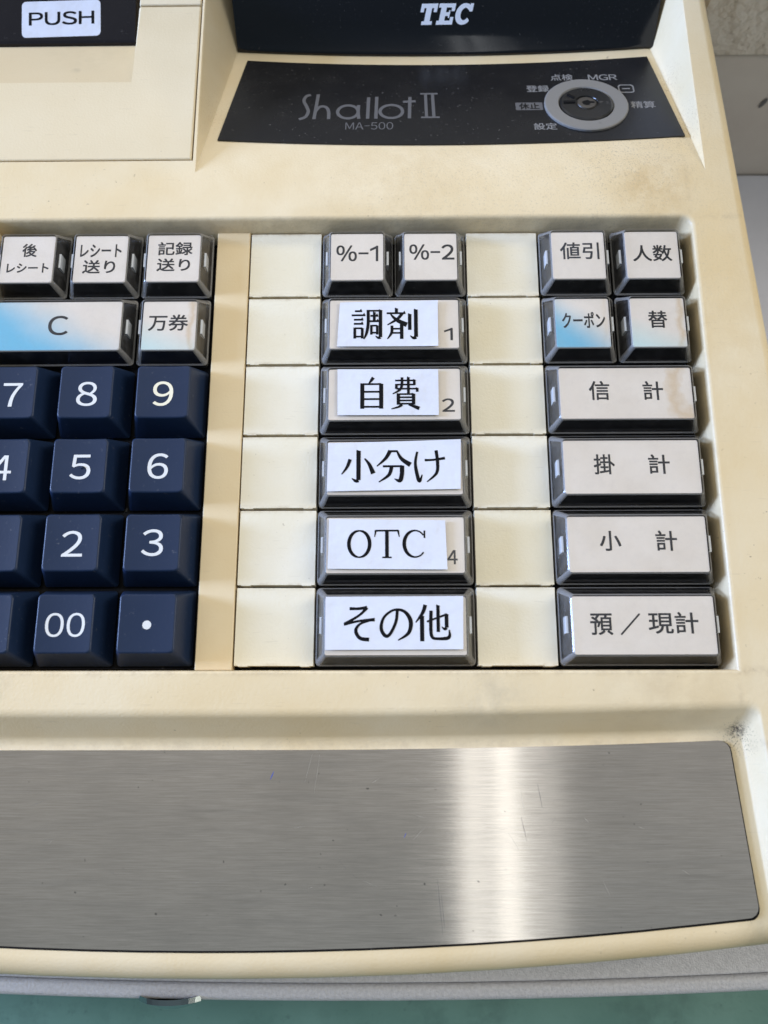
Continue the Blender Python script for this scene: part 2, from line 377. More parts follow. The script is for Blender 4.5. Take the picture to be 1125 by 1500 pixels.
def glyphs(text, offset=0.0, gap=0.09):
    key = (text, offset)
    if key in _gc: return _gc[key]
    if all(33 <= ord(ch) < 127 for ch in text):
        vs, fs, pen = [], [], 0.0
        for ch in text:
            if ch == '1':      # a plain upright with a short flag
                v1 = [(0.30, 0), (0.38, 0), (0.38, 0.74), (0.32, 0.74), (0.30, 0.71), (0.06, 0.58), (0.06, 0.50), (0.30, 0.62)]; f1 = [[0, 1, 2, 3, 4, 7], [4, 5, 6, 7]]
            else: v1, f1 = raw_glyphs(chr(ord(ch) + 0xFEE0), offset)
            a = min(p[0] for p in v1); b = max(p[0] for p in v1); n = len(vs)
            if ch == '-':
                ym = sum(p[1] for p in v1) / len(v1); v1 = [(a + (p[0] - a) * 0.55, p[1]) for p in v1]; b = a + (b - a) * 0.55
            vs += [(p[0] - a + pen, p[1]) for p in v1]; fs += [[i + n for i in f] for f in f1]
            pen += b - a + gap
    else: vs, fs = raw_glyphs(text, offset)
    x0 = min(v_[0] for v_ in vs); x1 = max(v_[0] for v_ in vs); y0 = min(v_[1] for v_ in vs); y1 = max(v_[1] for v_ in vs)
    out = []      # keep every letter face turned up
    for f in fs:
        a = sum(vs[f[i]][0] * vs[f[(i + 1) % len(f)]][1] - vs[f[(i + 1) % len(f)]][0] * vs[f[i]][1] for i in range(len(f)))
        out.append(f if a > 0 else f[::-1])
    _gc[key] = ([((x - x0) / (x1 - x0), (y - y0) / (y1 - y0)) for x, y in vs], out)
    return _gc[key]
def put_text(mb, text, box, fn, mi, offset=0.0, rot=0.0):
    """fits the lettering into box (x0, x1, y0, y1) on a surface given by fn(x, y) -> point"""
    vs, fs = glyphs(text); x0, x1, y0, y1 = box
    cx, cy = (x0 + x1) / 2, (y0 + y1) / 2
    d = offset * 7.0       # over-struck a little to all sides, so the strokes read as bold
    for k, (dx, dy) in enumerate(((-d, -d), (d, d), (-d, d), (d, -d)) if d else ((0, 0),)):
        P = []
        for u, w_ in vs:
            x, y = x0 + u * (x1 - x0) + dx, y0 + w_ * (y1 - y0) + dy
            if rot: x, y = cx + (x - cx) * math.cos(rot) - (y - cy) * math.sin(rot), cy + (x - cx) * math.sin(rot) + (y - cy) * math.cos(rot)
            p = fn(x, y); P.append((p[0], p[1], p[2] + 0.003 * k))
        mb.add(P, fs, mi)
def smooth_path(pts, n=6):
    """Catmull-Rom through (x, y, w) points"""
    if len(pts) < 3: return pts
    out = []
    for i in range(len(pts) - 1):
        p0 = pts[max(i - 1, 0)]; p1 = pts[i]; p2 = pts[i + 1]; p3 = pts[min(i + 2, len(pts) - 1)]
        for k in range(n):
            t = k / n
            out.append(tuple(0.5 * (2 * b + (c_ - a) * t + (2 * a - 5 * b + 4 * c_ - d) * t * t + (3 * b - a - 3 * c_ + d) * t ** 3) for a, b, c_, d in zip(p0, p1, p2, p3)))
    out.append(tuple(pts[-1])); return out
def ribbon(pts):
    L, Rr = [], []
    for i, p in enumerate(pts):
        a = pts[max(i - 1, 0)]; b = pts[min(i + 1, len(pts) - 1)]
        dx, dy = b[0] - a[0], b[1] - a[1]; l = math.hypot(dx, dy) or 1
        nx, ny = -dy / l * p[2] / 2, dx / l * p[2] / 2
        L.append((p[0] + nx, p[1] + ny)); Rr.append((p[0] - nx, p[1] - ny))
    n = len(pts)
    return L + Rr, [[i, i + 1, n + i + 1, n + i] for i in range(n - 1)]
def put_strokes(mb, strokes, frame, fn, mi, heavy=1.0):
    """strokes in a 0..100 box, y downwards, mapped to frame (x0, x1, y0, y1); each stroke sits a hair above the one before"""
    x0, x1, y0, y1 = frame; h = 0
    for s in strokes:
        kind, pts = s[0], s[1:]
        if kind == 'poly': vs, fs = [p[:2] for p in pts], [list(range(len(pts)))]
        else: vs, fs = ribbon([(p[0], p[1], p[2] * heavy) for p in (smooth_path(list(pts)) if kind == 'curve' else list(pts))])
        P = [fn(x0 + a / 100 * (x1 - x0), y1 - b / 100 * (y1 - y0), h) for a, b in vs]
        ff = []
        for f in fs:
            ar = sum(P[f[i]][0] * P[f[(i + 1) % len(f)]][1] - P[f[(i + 1) % len(f)]][0] * P[f[i]][1] for i in range(len(f)))
            ff.append(f if ar > 0 else f[::-1])
        mb.add(P, ff, mi); h += 0.002
# brush-printed (Ming style) strokes: thin level strokes with a triangle at the end, thick uprights
def H(x0, x1, y, w_=5.5, tri=True):
    r = [('line', (x0, y, w_), (x1, y, w_))]
    if tri: r.append(('poly', (x1 - 11, y + w_ / 2), (x1 + 1, y + w_ / 2), (x1 - 3, y - 8)))
    return r
def V(x, y0, y1, w_=11): return [('line', (x, y0, w_), (x, y1, w_)), ('poly', (x - w_ / 2, y0), (x + w_ / 2 + 3, y0 + 2), (x - w_ / 2, y0 - 3))]
def Cv(*p): return [('curve', *p)]
def boxk(x0, x1, y0, y1, w_=10): return V(x0, y0, y1, w_) + V(x1, y0, y1, w_) + H(x0, x1, y0, 5, False) + H(x0, x1, y1 - 6, 5, False)
G = {}
G['調'] = H(12, 34, 10) + H(2, 44, 23) + H(9, 38, 37) + H(9, 38, 50) + boxk(12, 35, 64, 96, 8) + Cv((53, 6, 9), (53, 50, 9), (48, 80, 8), (40, 98, 3)) + H(52, 92, 9, 5, False) + V(91, 7, 92, 10) + Cv((91, 92, 10), (84, 94, 7), (76, 88, 2)) + H(60, 84, 25) + V(72, 14, 42, 8) + H(58, 86, 42) + boxk(63, 81, 56, 84, 7)
G['剤'] = V(34, 2, 15, 9) + H(4, 62, 17) + Cv((52, 18, 9), (36, 36, 8), (6, 54, 3)) + Cv((16, 20, 4), (34, 38, 10), (66, 54, 14)) + Cv((20, 56, 8), (19, 78, 8), (6, 98, 3)) + V(50, 54, 98, 10) + H(20, 50, 66, 5, False) + H(20, 50, 79, 5, False) + V(75, 20, 70, 10) + V(94, 6, 92, 11) + Cv((94, 92, 11), (86, 95, 8), (76, 88, 2))
G['自'] = Cv((55, 0, 10), (48, 10, 8), (40, 20, 3)) + V(20, 20, 98, 12) + V(80, 20, 98, 12) + H(20, 80, 21, 5.5, False) + H(20, 80, 45, 5.5, False) + H(20, 80, 68, 5.5, False) + H(20, 80, 92, 5.5, False)
G['費'] = H(18, 80, 10, 5, False) + V(79, 8, 25, 8) + H(20, 80, 23, 5, False) + V(22, 23, 37, 8) + H(22, 90, 36, 5, False) + V(88, 34, 46, 8) + Cv((40, 0, 8), (39, 26, 8), (32, 40, 7), (10, 52, 3)) + V(60, 0, 50, 8) + V(28, 52, 86, 10) + V(76, 52, 86, 10) + H(28, 76, 53, 5, False) + H(28, 76, 63, 5, False) + H(28, 76, 73, 5, False) + H(28, 76, 83, 5, False) + Cv((40, 86, 8), (28, 93, 6), (6, 99, 3)) + Cv((60, 86, 4), (76, 91, 8), (94, 98, 11))
G['小'] = V(52, 2, 92, 12) + Cv((52, 92, 12), (44, 94, 9), (32, 86, 2)) + Cv((27, 28, 10), (18, 52, 8), (2, 74, 3)) + Cv((70, 26, 4), (84, 44, 9), (96, 72, 13))
G['分'] = Cv((40, 2, 11), (26, 26, 9), (0, 50, 3)) + H(34, 62, 4, 6, False) + Cv((60, 4, 5), (74, 28, 10), (100, 46, 14)) + H(18, 76, 50, 6, False) + Cv((75, 48, 12), (74, 76, 12), (68, 94, 11), (52, 88, 2)) + Cv((44, 50, 10), (36, 76, 9), (6, 98, 3))
G['け'] = Cv((14, 6, 6), (8, 40, 8), (13, 76, 10), (20, 96, 9), (28, 76, 3)) + Cv((36, 32, 7), (62, 31, 6), (96, 26, 8)) + Cv((70, 2, 9), (74, 40, 9), (70, 72, 8), (42, 98, 3))
G['O'] = Cv(*[(50 + 40 * math.sin(a), 50 - 46 * math.cos(a), 5 + 8 * abs(math.sin(a))) for a in [math.pi * 2 * i / 16 for i in range(17)]])
G['T'] = [('line', (6, 4, 6), (94, 4, 6)), ('poly', (3, 2), (12, 2), (4, 26), (1, 26)), ('poly', (88, 2), (97, 2), (99, 26), (96, 26)), ('line', (50, 4, 13), (50, 97, 13)), ('line', (32, 97, 5), (68, 97, 5))]
G['C'] = Cv(*[(52 + 42 * math.cos(a), 50 - 46 * math.sin(a), 5 + 8 * max(0, -math.cos(a))) for a in [math.radians(40 + 280 * i / 14) for i in range(15)]]) + [('line', (88, 4, 6), (88, 30, 6))]
G['そ'] = Cv((24, 10, 8), (50, 10, 7), (74, 7, 9)) + Cv((74, 7, 9), (52, 28, 6), (10, 52, 8)) + Cv((8, 53, 7), (50, 44, 6), (96, 40, 9)) + Cv((84, 42, 5), (54, 52, 6), (42, 70, 9), (54, 90, 9), (80, 94, 10))
G['の'] = Cv((54, 16, 8), (50, 46, 8), (34, 78, 8), (20, 84, 9), (8, 64, 9), (16, 34, 7), (44, 14, 6), (74, 18, 8), (92, 44, 11), (86, 76, 9), (56, 96, 3))
G['他'] = Cv((28, 0, 10), (20, 22, 9), (0, 48, 3)) + V(18, 30, 99, 11) + Cv((32, 46, 5), (60, 36, 5), (90, 26, 6)) + V(88, 26, 62, 10) + Cv((88, 62, 9), (82, 66, 7), (74, 60, 2)) + V(64, 2, 74, 9) + Cv((44, 16, 9), (43, 70, 9), (47, 88, 8), (60, 92, 7), (88, 91, 9), (96, 84, 8), (95, 68, 3))

def boolean(base, cutters):
    """base and cutters are MB solids; returns a mesh with the cutters taken out (no operators)"""
    def tmp(mb):
        bm = bmesh.new(); me = mb.mesh('casing', ['cream']); bm.from_mesh(me)
        bmesh.ops.recalc_face_normals(bm, faces=bm.faces); bm.to_mesh(me); bm.free()
        return new_obj('casing', me)
    b = tmp(base); cs = [tmp(c_) for c_ in cutters]
    for c_ in cs:
        md = b.modifiers.new('cut', 'BOOLEAN'); md.operation = 'DIFFERENCE'; md.solver = 'EXACT'; md.object = c_
    dg = bpy.context.evaluated_depsgraph_get(); dg.update()
    me = bpy.data.meshes.new_from_object(b.evaluated_get(dg))
    for o in [b] + cs: bpy.data.objects.remove(o)
    return me

# ------------------------------------------------------------------ setting
TZ = -100.0
mb = MB(); mb.box(-900, 1100, -700, 700, TZ - 30, TZ)
tag(mb.build('tabletop', ['green'], bevel=2), kind='structure')
mb = MB(); mb.box(138, 640, -120, 87.5, TZ + 0.5, TZ + 3.5)
tag(mb.build('grey_board', ['greyboard'], bevel=0.8), 'pale grey flat board lying beside the register at the foot of the taupe wall', 'board')
w_ = empty('wall', (136, 88, TZ + 0.2)); tag(w_, kind='structure')
mb = MB(); mb.box(0, 520, 0, 60, 0, 63.6); mb.build('skirting_board', ['wallsm'], w_, bevel=0.8)
mb = MB(); mb.box(0, 520, 1.2, 60, 63.7, 420); mb.build('plaster', ['wallup'], w_)
mb = MB(); mb.add([(34.2 + 0.9 * math.cos(a) + 0.5 * math.sin(a), -0.3, 43 + 2.4 * math.sin(a)) for a in [i * math.pi / 8 for i in range(16)]], [list(range(16))])
mb.build('paint_chip', ['darkscratch'], w_)

# ------------------------------------------------------------------ cash register: casing
reg = empty('cash_register', (0, 0, -27))
tag(reg, 'yellowed cream cash register with black display, clear and navy keys and brushed steel front', 'cash register')
class Root:      # parts are written in register coordinates; the empty stands at its base
    pass
DZ = 27.0
def part(mb_, name, mats, bevel=None, segs=3, parent=None, loc=(0, 0, 0), smooth=False):
    o = mb_.build(name, mats, parent or reg, bevel=bevel, segs=segs, smooth=smooth)
    if parent is None: o.location = Vector((loc[0], loc[1], loc[2] + DZ)) * MM
    else: o.location = Vector(loc) * MM
    return o
def xr(y): return 130.2 - 0.0538 * y
def arc_front(x): return -181.2 + (x + 4.5) ** 2 / 2136
def ystep(x): return -124.6 + (x / 110) ** 2 * 1.7 if x > 0 else -124.6
XS = [-260 + 20 * i for i in range(20)] + [139.3]
outline = [(x, arc_front(x)) for x in XS if x < 139] + [(139.45, arc_front(139.45)), (xr(200), 200), (-260, 200)]
body = MB(); body.prism(outline, -26.9, 5)
well = [(-67.0, -114.8), (115.0, -114.8), (115.2, 1.0 - 3)] + [(112.2 + 3 * math.cos(a), -2 + 3 * math.sin(a)) for a in [math.radians(d) for d in (22.5, 45, 67.5, 90)]] + [(-67.0, 1.0)]
def stack(mb, rings):
    n = len(rings[0]); V_ = [p for r in rings for p in r]; F_ = []
    for k in range(len(rings) - 1):
        F_ += [[k * n + i, k * n + (i + 1) % n, (k + 1) * n + (i + 1) % n, (k + 1) * n + i] for i in range(n)]
    F_.append(list(range(n))[::-1]); F_.append([(len(rings) - 1) * n + i for i in range(n)])
    mb.add(V_, F_)
cw = MB()
def wring(z, k): return [(x + (k if x > 100 else 0), y + (k + min(0, 0.22 * (max(z, 0.2) - 4.5)) if y > -10 else -k * .8), z) for x, y in well]
stack(cw, [wring(*p) for p in ((-8, 0), (0.2, 0), (4.1, 0.12), (4.45, 0.22), (4.75, 0.42), (4.93, 0.72), (4.99, 1.0), (9, 2.5))])
ct = MB()
xt = [-270 + 15 * i for i in range(25)] + [100, 108]
def ring_(k, z):
    top = [(x, ystep(x) - 5.5 + k, z) for x in xt if x < 105]
    r = 2.6
    xe = 117.4 + k * 0.29
    ye = ystep(110) - 5.5 + k
    top += [(xe - r + r * math.sin(a), ye - r + r * math.cos(a), z) for a in [math.radians(d) for d in (0, 22, 45, 68, 90)]]
    top += [(xe + 7.2, -230, z), (-270, -230, z)]
    return top
def s_profile(run, rise, rb, rt):
    """(k, z) from the lower floor up to the deck with a hollow and a round"""
    a = math.atan2(rise, run); p = []
    tb = rb * math.tan(a / 2); tt = rt * math.tan(a / 2)
    for i in range(6):
        t_ = a * i / 5; p.append((-tb + rb * math.sin(t_), -2 + rb * (1 - math.cos(t_))))
    for i in range(6):
        t_ = a * (1 - i / 5 * 0.93); p.append((run + tt - rt * math.sin(t_), -2 + rise - rt * (1 - math.cos(t_))))
    p[0] = (p[0][0], -2.0); p.append((p[-1][0] + 14, 6.5)); p.append((p[-1][0] + 1, 12)); return p
stack(ct, [ring_(*p) for p in s_profile(5.5, 7.0, 2.4, 2.8)])
K_ = 0.30
def zfl(y): return 5 - K_ * (y - 16)
cr = MB()
A, B, Cc, D = (-14.6, 16, 5), (120.3, 16, 5), (112.7, 95, zfl(95)), (-5.4, 95, zfl(95))
E_, F_ = (118.9, 95, 5.0), (-14.75, 95, 5.0)
up = lambda p: (p[0], p[1], 9)
cr.add([A, B, Cc, D, E_, F_, up(A), up(B), up(E_), up(F_)],
       [[0, 1, 2, 3], [1, 4, 2], [0, 3, 5], [3, 2, 4, 5], [0, 6, 7, 1], [1, 7, 8, 4], [4, 8, 9, 5], [5, 9, 6, 0], [6, 9, 8, 7]])
cc = MB(); cc.box(-250, -15.55, 19.2, 190, -8.2, 9)
me = boolean(body, [cw, ct, cr, cc])
bo = new_obj('casing', me, reg, (0, 0, DZ)); me.materials.clear(); me.materials.append(M['cream'])
me.polygons.foreach_set('use_smooth', [True] * len(me.polygons))
att = me.attributes.new('bevel_weight_edge', 'FLOAT', 'EDGE')
bm = bmesh.new(); bm.from_mesh(me); bm.edges.ensure_lookup_table()
wts = []
for e in bm.edges:
    p, q = e.verts[0].co / MM, e.verts[1].co / MM
    wgt = 0.0
    ang = e.calc_face_angle(0) if len(e.link_faces) == 2 else 0
    both = lambda t: t(p) and t(q)
    if ang > math.radians(9):
        if both(lambda a: abs(a.z - 5) < .05 and abs(a.x - xr(a.y)) < .3): wgt = 0.6
        elif both(lambda a: abs(a.z + 2) < .05 and abs(a.y - arc_front(a.x)) < .3): wgt = 1.0
        elif both(lambda a: abs(a.z - 5) < .05 and a.x < -14 and a.y > 15): wgt = 0.07
        elif both(lambda a: a.y > 15.5 and a.x > 105 and a.z > -30) and abs(p.y - q.y) > 10 and abs(p.x - q.x) < 30: wgt = 0.18
        elif both(lambda a: a.y > 15.5 and a.x < -3 and a.z > -30) and abs(p.y - q.y) > 10: wgt = 0.06
    if ang > math.radians(28) and wgt == 0: e.smooth = False
    wts.append(wgt)
bm.to_mesh(me); bm.free()
att = me.attributes['bevel_weight_edge']
att.data.foreach_set('value', wts)
bv = add_bevel(bo, 5.0, 6, 'WEIGHT'); bv.use_clamp_overlap = False

# bed under the keys and the strip between the two key blocks
mb = MB(); mb.box(-66.5, 114.2, -114.0, -0.9, -7.9, -4.0); part(mb, 'key_bed', ['gap'])
mb = MB(); mb.box(-8.85, -0.15, -114.6, 0.7, -3.9, 0.25); part(mb, 'divider_strip', ['strip'], bevel=0.25)

# ------------------------------------------------------------------ steel front plate
def p_low(x): return arc_front(x) + 6.8
def p_up(x): return -132.5 + max(0, x - 10) ** 2 / 5200
def plate_outline(g):
    xs_ = [-245 + 12 * i for i in range(30)]
    lo = [(x, p_low(x) - g) for x in xs_ if x < 112]
    R_ = 2.4
    cx0, cy0 = 116.9 + g - R_, p_low(114) - g + R_
    lo += [(cx0 + R_ * math.sin(a), cy0 - R_ * math.cos(a)) for a in [math.radians(d) for d in (0, 22, 45, 67, 90)]]
    cx1, cy1 = 114.2 + g - R_, p_up(112) + g - R_
    lo += [(cx1 + R_ * math.cos(a), cy1 + R_ * math.sin(a)) for a in [math.radians(d) for d in (0, 22, 45, 67, 90)]]
    lo += [(x, p_up(x) + g) for x in xs_[::-1] if x < 110]
    return lo
mb = MB(); mb.prism([(x + 0.12, y - 0.28) for x, y in plate_outline(0.25)], -1.99, -1.90); gk = part(mb, 'plate_seam', ['gap'])
mb = MB(); mb.prism(plate_outline(0), -1.89, -1.52)
ZP = -1.515
def sliver(x0, y0, x1, y1, w0, mi):
    vs, fs = ribbon([(x0, y0, w0 * .4), ((x0 + x1) / 2, (y0 + y1) / 2, w0), (x1, y1, w0 * .3)])
    P = [(a, b, ZP + 0.008) for a, b in vs]
    for f in fs:
        ar = sum(P[f[i]][0] * P[f[(i + 1) % 4]][1] - P[f[(i + 1) % 4]][0] * P[f[i]][1] for i in range(4))
        mb.add(P, [f if ar > 0 else f[::-1]], mi)
sliver(9.42, -138.95, 10.14, -137.17, 0.22, 1); sliver(39.72, -151.32, 40.19, -150.32, 0.13, 1)
for a in ((18.9, -133.2, 17.3, -139.5), (20.6, -133.5, 19.4, -142.0), (63.0, -150.3, 65.2, -153.9), (72.7, -153.9, 74.2, -154.6), (80, -147, 81, -148.2), (92, -149, 93.4, -149.5), (101, -158, 102.5, -159), (66, -141, 66.8, -146)):
    sliver(*a, 0.05, 2)
for _ in range(26):
    ax, ay, an, ln = random.uniform(-55, 112), random.uniform(-165, -136), random.uniform(-1.2, 1.2), random.uniform(0.8, 3.5)
    sliver(ax, ay, ax + ln * math.cos(an), ay + ln * math.sin(an), random.uniform(0.025, 0.05), random.choice((2, 3)))
for a in ((47.0, -160, 48.0, -171), (47.8, -163, 48.4, -170), (66, -147, 67, -152), (70, -140, 70.8, -145)): sliver(*a, 0.10, 3)
sp = part(mb, 'steel_plate', ['steel', 'bluepen', 'scratch', 'darkscratch'], smooth=False)
uv = sp.data.uv_layers.new(name='UVMap')
for lp in sp.data.loops:
    c0 = sp.data.vertices[lp.vertex_index].co; uv.data[lp.index].uv = (c0.x * 3, c0.y * 3)
# the plate's edge glints: thin chamfered lip
# ------------------------------------------------------------------ blank tiles
mbt = MB()
pts = [(-9.28, -9.14), (-8.3, -9.14), (-8.3, -9.31), (-6.1, -9.31), (-6.1, -9.14), (6.2, -9.14), (6.2, -9.31), (8.4, -9.31), (8.4, -9.14), (9.28, -9.14), (9.28, 9.18), (-9.28, 9.18)]
mbt.prism(pts, -3.5, 0)
tile_me = mbt.mesh('blank_tile', ['tile'], True)
tile0 = None
for ci, cx in enumerate((9.5, 66.5)):
    for r_ in range(6):
        o = bpy.data.objects.new('blank_tile', tile_me) if tile0 is None else tile0.copy()
        COL.objects.link(o); o.parent = reg
        if tile0 is None: add_bevel(o, 0.22, 2); tile0 = o
        o.location = Vector((cx + random.uniform(-.06, .06), -9.5 - 19 * r_ + random.uniform(-.06, .06), DZ + random.uniform(-.18, .18))) * MM
        o.rotation_euler = (random.uniform(-.003, .003), random.uniform(-.003, .003), random.uniform(-.003, .003))
# ------------------------------------------------------------------ navy number keys
def frustum(mb, bx, by, z0, tx, ty, z1, r0, r1, oy=0.0, mi=0, n=4, dish=0.0, bottom=True, top=True):
    lo = [(x, y, z0) for x, y in rrect(-bx / 2, bx / 2, -by / 2, by / 2, r0, n)]
    hi = [(x, y + oy, z1 - (dish * (1 - (2 * x / tx) ** 2) if dish else 0)) for x, y in rrect(-tx / 2, tx / 2, -ty / 2, ty / 2, r1, n)]
    mb.loft(lo, hi, mi, bottom, top)
def rsub(hx, hy, r, n=4, k=6):
    p = rrect(-hx, hx, -hy, hy, r, n); out = []
    for i, a in enumerate(p):
        b = p[(i + 1) % len(p)]; out.append(a)
        if math.hypot(b[0] - a[0], b[1] - a[1]) > 3: out += [(a[0] + (b[0] - a[0]) * t / k, a[1] + (b[1] - a[1]) * t / k) for t in range(1, k)]
    return out
def dish(x): return 0.32 * (1 - min(1, (x / 6.55) ** 2))
mbn = MB()
rings = [[(x, y, -3) for x, y in rsub(9.1, 9.1, 0.8)]]
for sc_k in (1.0, 0.8, 0.5, 0.2):
    rings.append([(x * sc_k, y * sc_k + 0.2, 6.0 - dish(x * sc_k)) for x, y in rsub(6.55, 6.8, 1.0)])
stack(mbn, rings)
num_me = mbn.mesh('number_key', ['navy'], True)
num0 = None
NUM = {'7': (-58.54, -53.78, -51.07, -44.95), '8': (-40.25, -35.19, -50.99, -44.69), '9': (-21.46, -16.5, -51.01, -44.62),
       '4': (-59.32, -54.36, -69.91, -63.72), '5': (-40.2, -35.25, -69.73, -63.57), '6': (-21.43, -16.49, -69.74, -63.39),
       '1': (-58.6, -55.6, -88.64, -82.4), '2': (-40.38, -35.39, -88.64, -82.51), '3': (-21.58, -16.53, -88.54, -82.15),
       '0': (-59.3, -54.3, -107.37, -101.6), '00': (-42.41, -33.24, -107.37, -101.85), '.': (-20.05, -18.01, -105.65, -103.68)}
grid = [['7', '8', '9'], ['4', '5', '6'], ['1', '2', '3'], ['0', '00', '.']]
for ri, row in enumerate(grid):
    for ci, t in enumerate(row):
        cx, cy = -57 + 19 * ci, -47.5 - 19 * ri
        o = bpy.data.objects.new('number_key', num_me) if num0 is None else num0.copy()
        COL.objects.link(o); o.parent = reg
        if num0 is None: add_bevel(o, 0.45, 3); num0 = o
        o.location = Vector((cx, cy, DZ + random.uniform(-.12, .12))) * MM
        o['label'] = 'navy blue key printed with a round white dot' if t == '.' else 'navy blue key printed with a white ' + t
        b = NUM[t]; box = (b[0] - cx, b[1] - cx, b[2] - cy, b[3] - cy)
        mb = MB()
        if t == '.':
            mb.add([(box[0] + 1.02 + 1.02 * math.cos(a), (box[2] + box[3]) / 2 + 1.02 * math.sin(a), 6.03 - dish(box[0] + 1.02 + 1.02 * math.cos(a))) for a in [i * math.pi / 12 for i in range(24)]], [list(range(24))])
        else: put_text(mb, t, box, lambda x, y: (x, y, 6.03 - dish(x)), 0, offset=(0.004 if len(t) == 1 else 0.0))
        if t == '5':   # homing dot in the middle of the key
            mb.loft([(0.6 + .45 * math.cos(a), -.3 + .45 * math.sin(a), 5.6) for a in [i * math.pi / 6 for i in range(12)]],
                    [(0.6 + .3 * math.cos(a), -.3 + .3 * math.sin(a), 6.05) for a in [i * math.pi / 6 for i in range(12)]], 1)
        mb.build('numeral', ['creamink' if t == '9' else 'whiteink', 'navy'], o)

# ------------------------------------------------------------------ clear-capped function keys
ZI, ZC = 4.45, 5.0
def make_proto(w_):
    k = w_ - 1
    b = MB(); frustum(b, 17.6 + 19 * k, 17.6, -3, 13.9 + 19 * k, 13.7, 4.2, 0.7, 0.6, -0.35)
    core = b.mesh('function_key', ['black'], True)
    c_ = MB()
    frustum(c_, 18.5 + 19 * k, 18.4, -3, 18.5 + 19 * k, 18.4, -0.3, 1.1, 1.1, 0, n=4, bottom=False, top=False)
    frustum(c_, 18.5 + 19 * k, 18.4, -0.3, 17.9 + 19 * k, 17.8, 0.15, 1.1, 1.1, 0, n=4, bottom=False, top=False, mi=1)
    frustum(c_, 17.9 + 19 * k, 17.8, 0.15, 14.5 + 19 * k, 14.3, ZC - 0.35, 1.1, 0.9, -0.3, n=4, bottom=False, top=False)
    lo = [(x, y - 0.3, ZC - 0.35) for x, y in rrect(-(14.5 + 19 * k) / 2, (14.5 + 19 * k) / 2, -7.15, 7.15, 0.9, 4)]
    hi = [(x, y - 0.3, ZC) for x, y in rrect(-(13.8 + 19 * k) / 2, (13.8 + 19 * k) / 2, -6.8, 6.8, 0.7, 4)]
    n0 = len(c_.f); c_.loft(lo, hi, 1, False, True); c_.mi[-1] = 0
    nr = len(lo)
    for fi in range(2 * nr, 3 * nr):        # rounded corners of the skirt
        if (fi - 2 * nr) % 5 != 4: c_.mi[fi] = 1
        elif (fi - 2 * nr) // 5 in (1, 3): c_.mi[fi] = 2
    cap = c_.mesh('clear_cap', ['clear', 'edge', 'skirt'], False)
    clip = []
    for s in (-1, 1):
        q = MB(); x = s * (8.15 + 9.5 * k)
        q.box(min(x, x - s * .6), max(x, x - s * .6), -2.0, 1.9, 0.3, 3.2)
        clip.append(q.mesh('clip', ['clip']))
        q = MB(); q.box(min(x - s * .52, x - s * 1.1), max(x - s * .52, x - s * 1.1), -1.9, 1.8, 0.2, 3.3)
        clip.append(q.mesh('slot', ['gap']))
    return core, cap, clip
PROTO = {1: make_proto(1), 2: make_proto(2)}
first = {}
def fkey(col, row, width, texts, label, ins='insert', sticker=None, jitter=0.0):
    """col, row in key pitches; texts: (string, box in register mm, offset)"""
    cx, cy = col * 19 + 9.5 * width, -9.5 - 19 * row
    core, cap, clip = PROTO[width]
    if width not in first:
        o = bpy.data.objects.new('function_key', core); add_bevel(o, 0.4, 3); COL.objects.link(o); first[width] = o
    else:
        o = first[width].copy(); COL.objects.link(o)
    o.parent = reg; o.location = Vector((cx, cy, DZ + random.uniform(-.1, .1))) * MM
    o.rotation_euler = (random.uniform(-.004, .004), random.uniform(-.004, .004), 0)
    o['label'] = label
    for nm, md in (('clear_cap', cap), ('clip', clip[0]), ('slot', clip[1]), ('clip', clip[2]), ('slot', clip[3])):
        c_ = bpy.data.objects.new(nm, md); COL.objects.link(c_); c_.parent = o
    mb = MB(); hx, hy = (13.5 + 19 * (width - 1)) / 2, 6.65
    mb.prism(rrect(-hx, hx, -hy - 0.35, hy - 0.35, 0.4, 3), 4.22, ZI, 0)
    for s, b, off in texts:
        put_text(mb, s, (b[0] - cx, b[1] - cx, b[2] - cy, b[3] - cy), lambda x, y: (x, y, ZI + 0.015), 1, offset=off)
    mb.build('legend_plate', [ins, 'ink'], o)
    if sticker:
        quad, chars = sticker
        mb = MB(); lo = [(x - cx, y - cy, ZC + 0.03) for x, y in quad][::-1]
        hi = [(x, y, ZC + 0.15) for x, y, z in lo]
        # one corner lifts a little
        lo_c = [Vector(p) for p in lo]
        def bil(u, t_, dz):      # paper sheet, its corners lifting a hair
            p = (lo_c[0] * (1 - u) + lo_c[1] * u) * (1 - t_) + (lo_c[3] * (1 - u) + lo_c[2] * u) * t_
            lift = lifts[0] * max(0, u + t_ - 1.55) ** 2 + lifts[1] * max(0, u - t_ - 0.6) ** 2
            return (p.x, p.y, p.z + dz + lift)
        lifts = (random.uniform(0, 2.0), random.uniform(0, 2.5)); N_ = 10
        for dz, flip in ((0.0, True), (0.10, False)):
            g = [bil(a / N_, b / N_, dz) for b in range(N_ + 1) for a in range(N_ + 1)]
            fq = [[b * (N_ + 1) + a, b * (N_ + 1) + a + 1, (b + 1) * (N_ + 1) + a + 1, (b + 1) * (N_ + 1) + a] for b in range(N_) for a in range(N_)]
            ar = (g[1][0] - g[0][0]) * (g[N_ + 1][1] - g[0][1]) - (g[1][1] - g[0][1]) * (g[N_ + 1][0] - g[0][0])
            if (ar > 0) == flip: fq = [f[::-1] for f in fq]
            mb.add(g, fq, 0)
        for ch, fr_ in chars:
            put_strokes(mb, G[ch], (fr_[0] - cx, fr_[1] - cx, fr_[2] - cy, fr_[3] - cy), lambda x, y, h: (x, y, ZC + 0.165 + h * 0.5), 1, 1.08)
        mb.build('paper_label', ['paper', 'blackink'], o)
    return o
O1 = 0.010
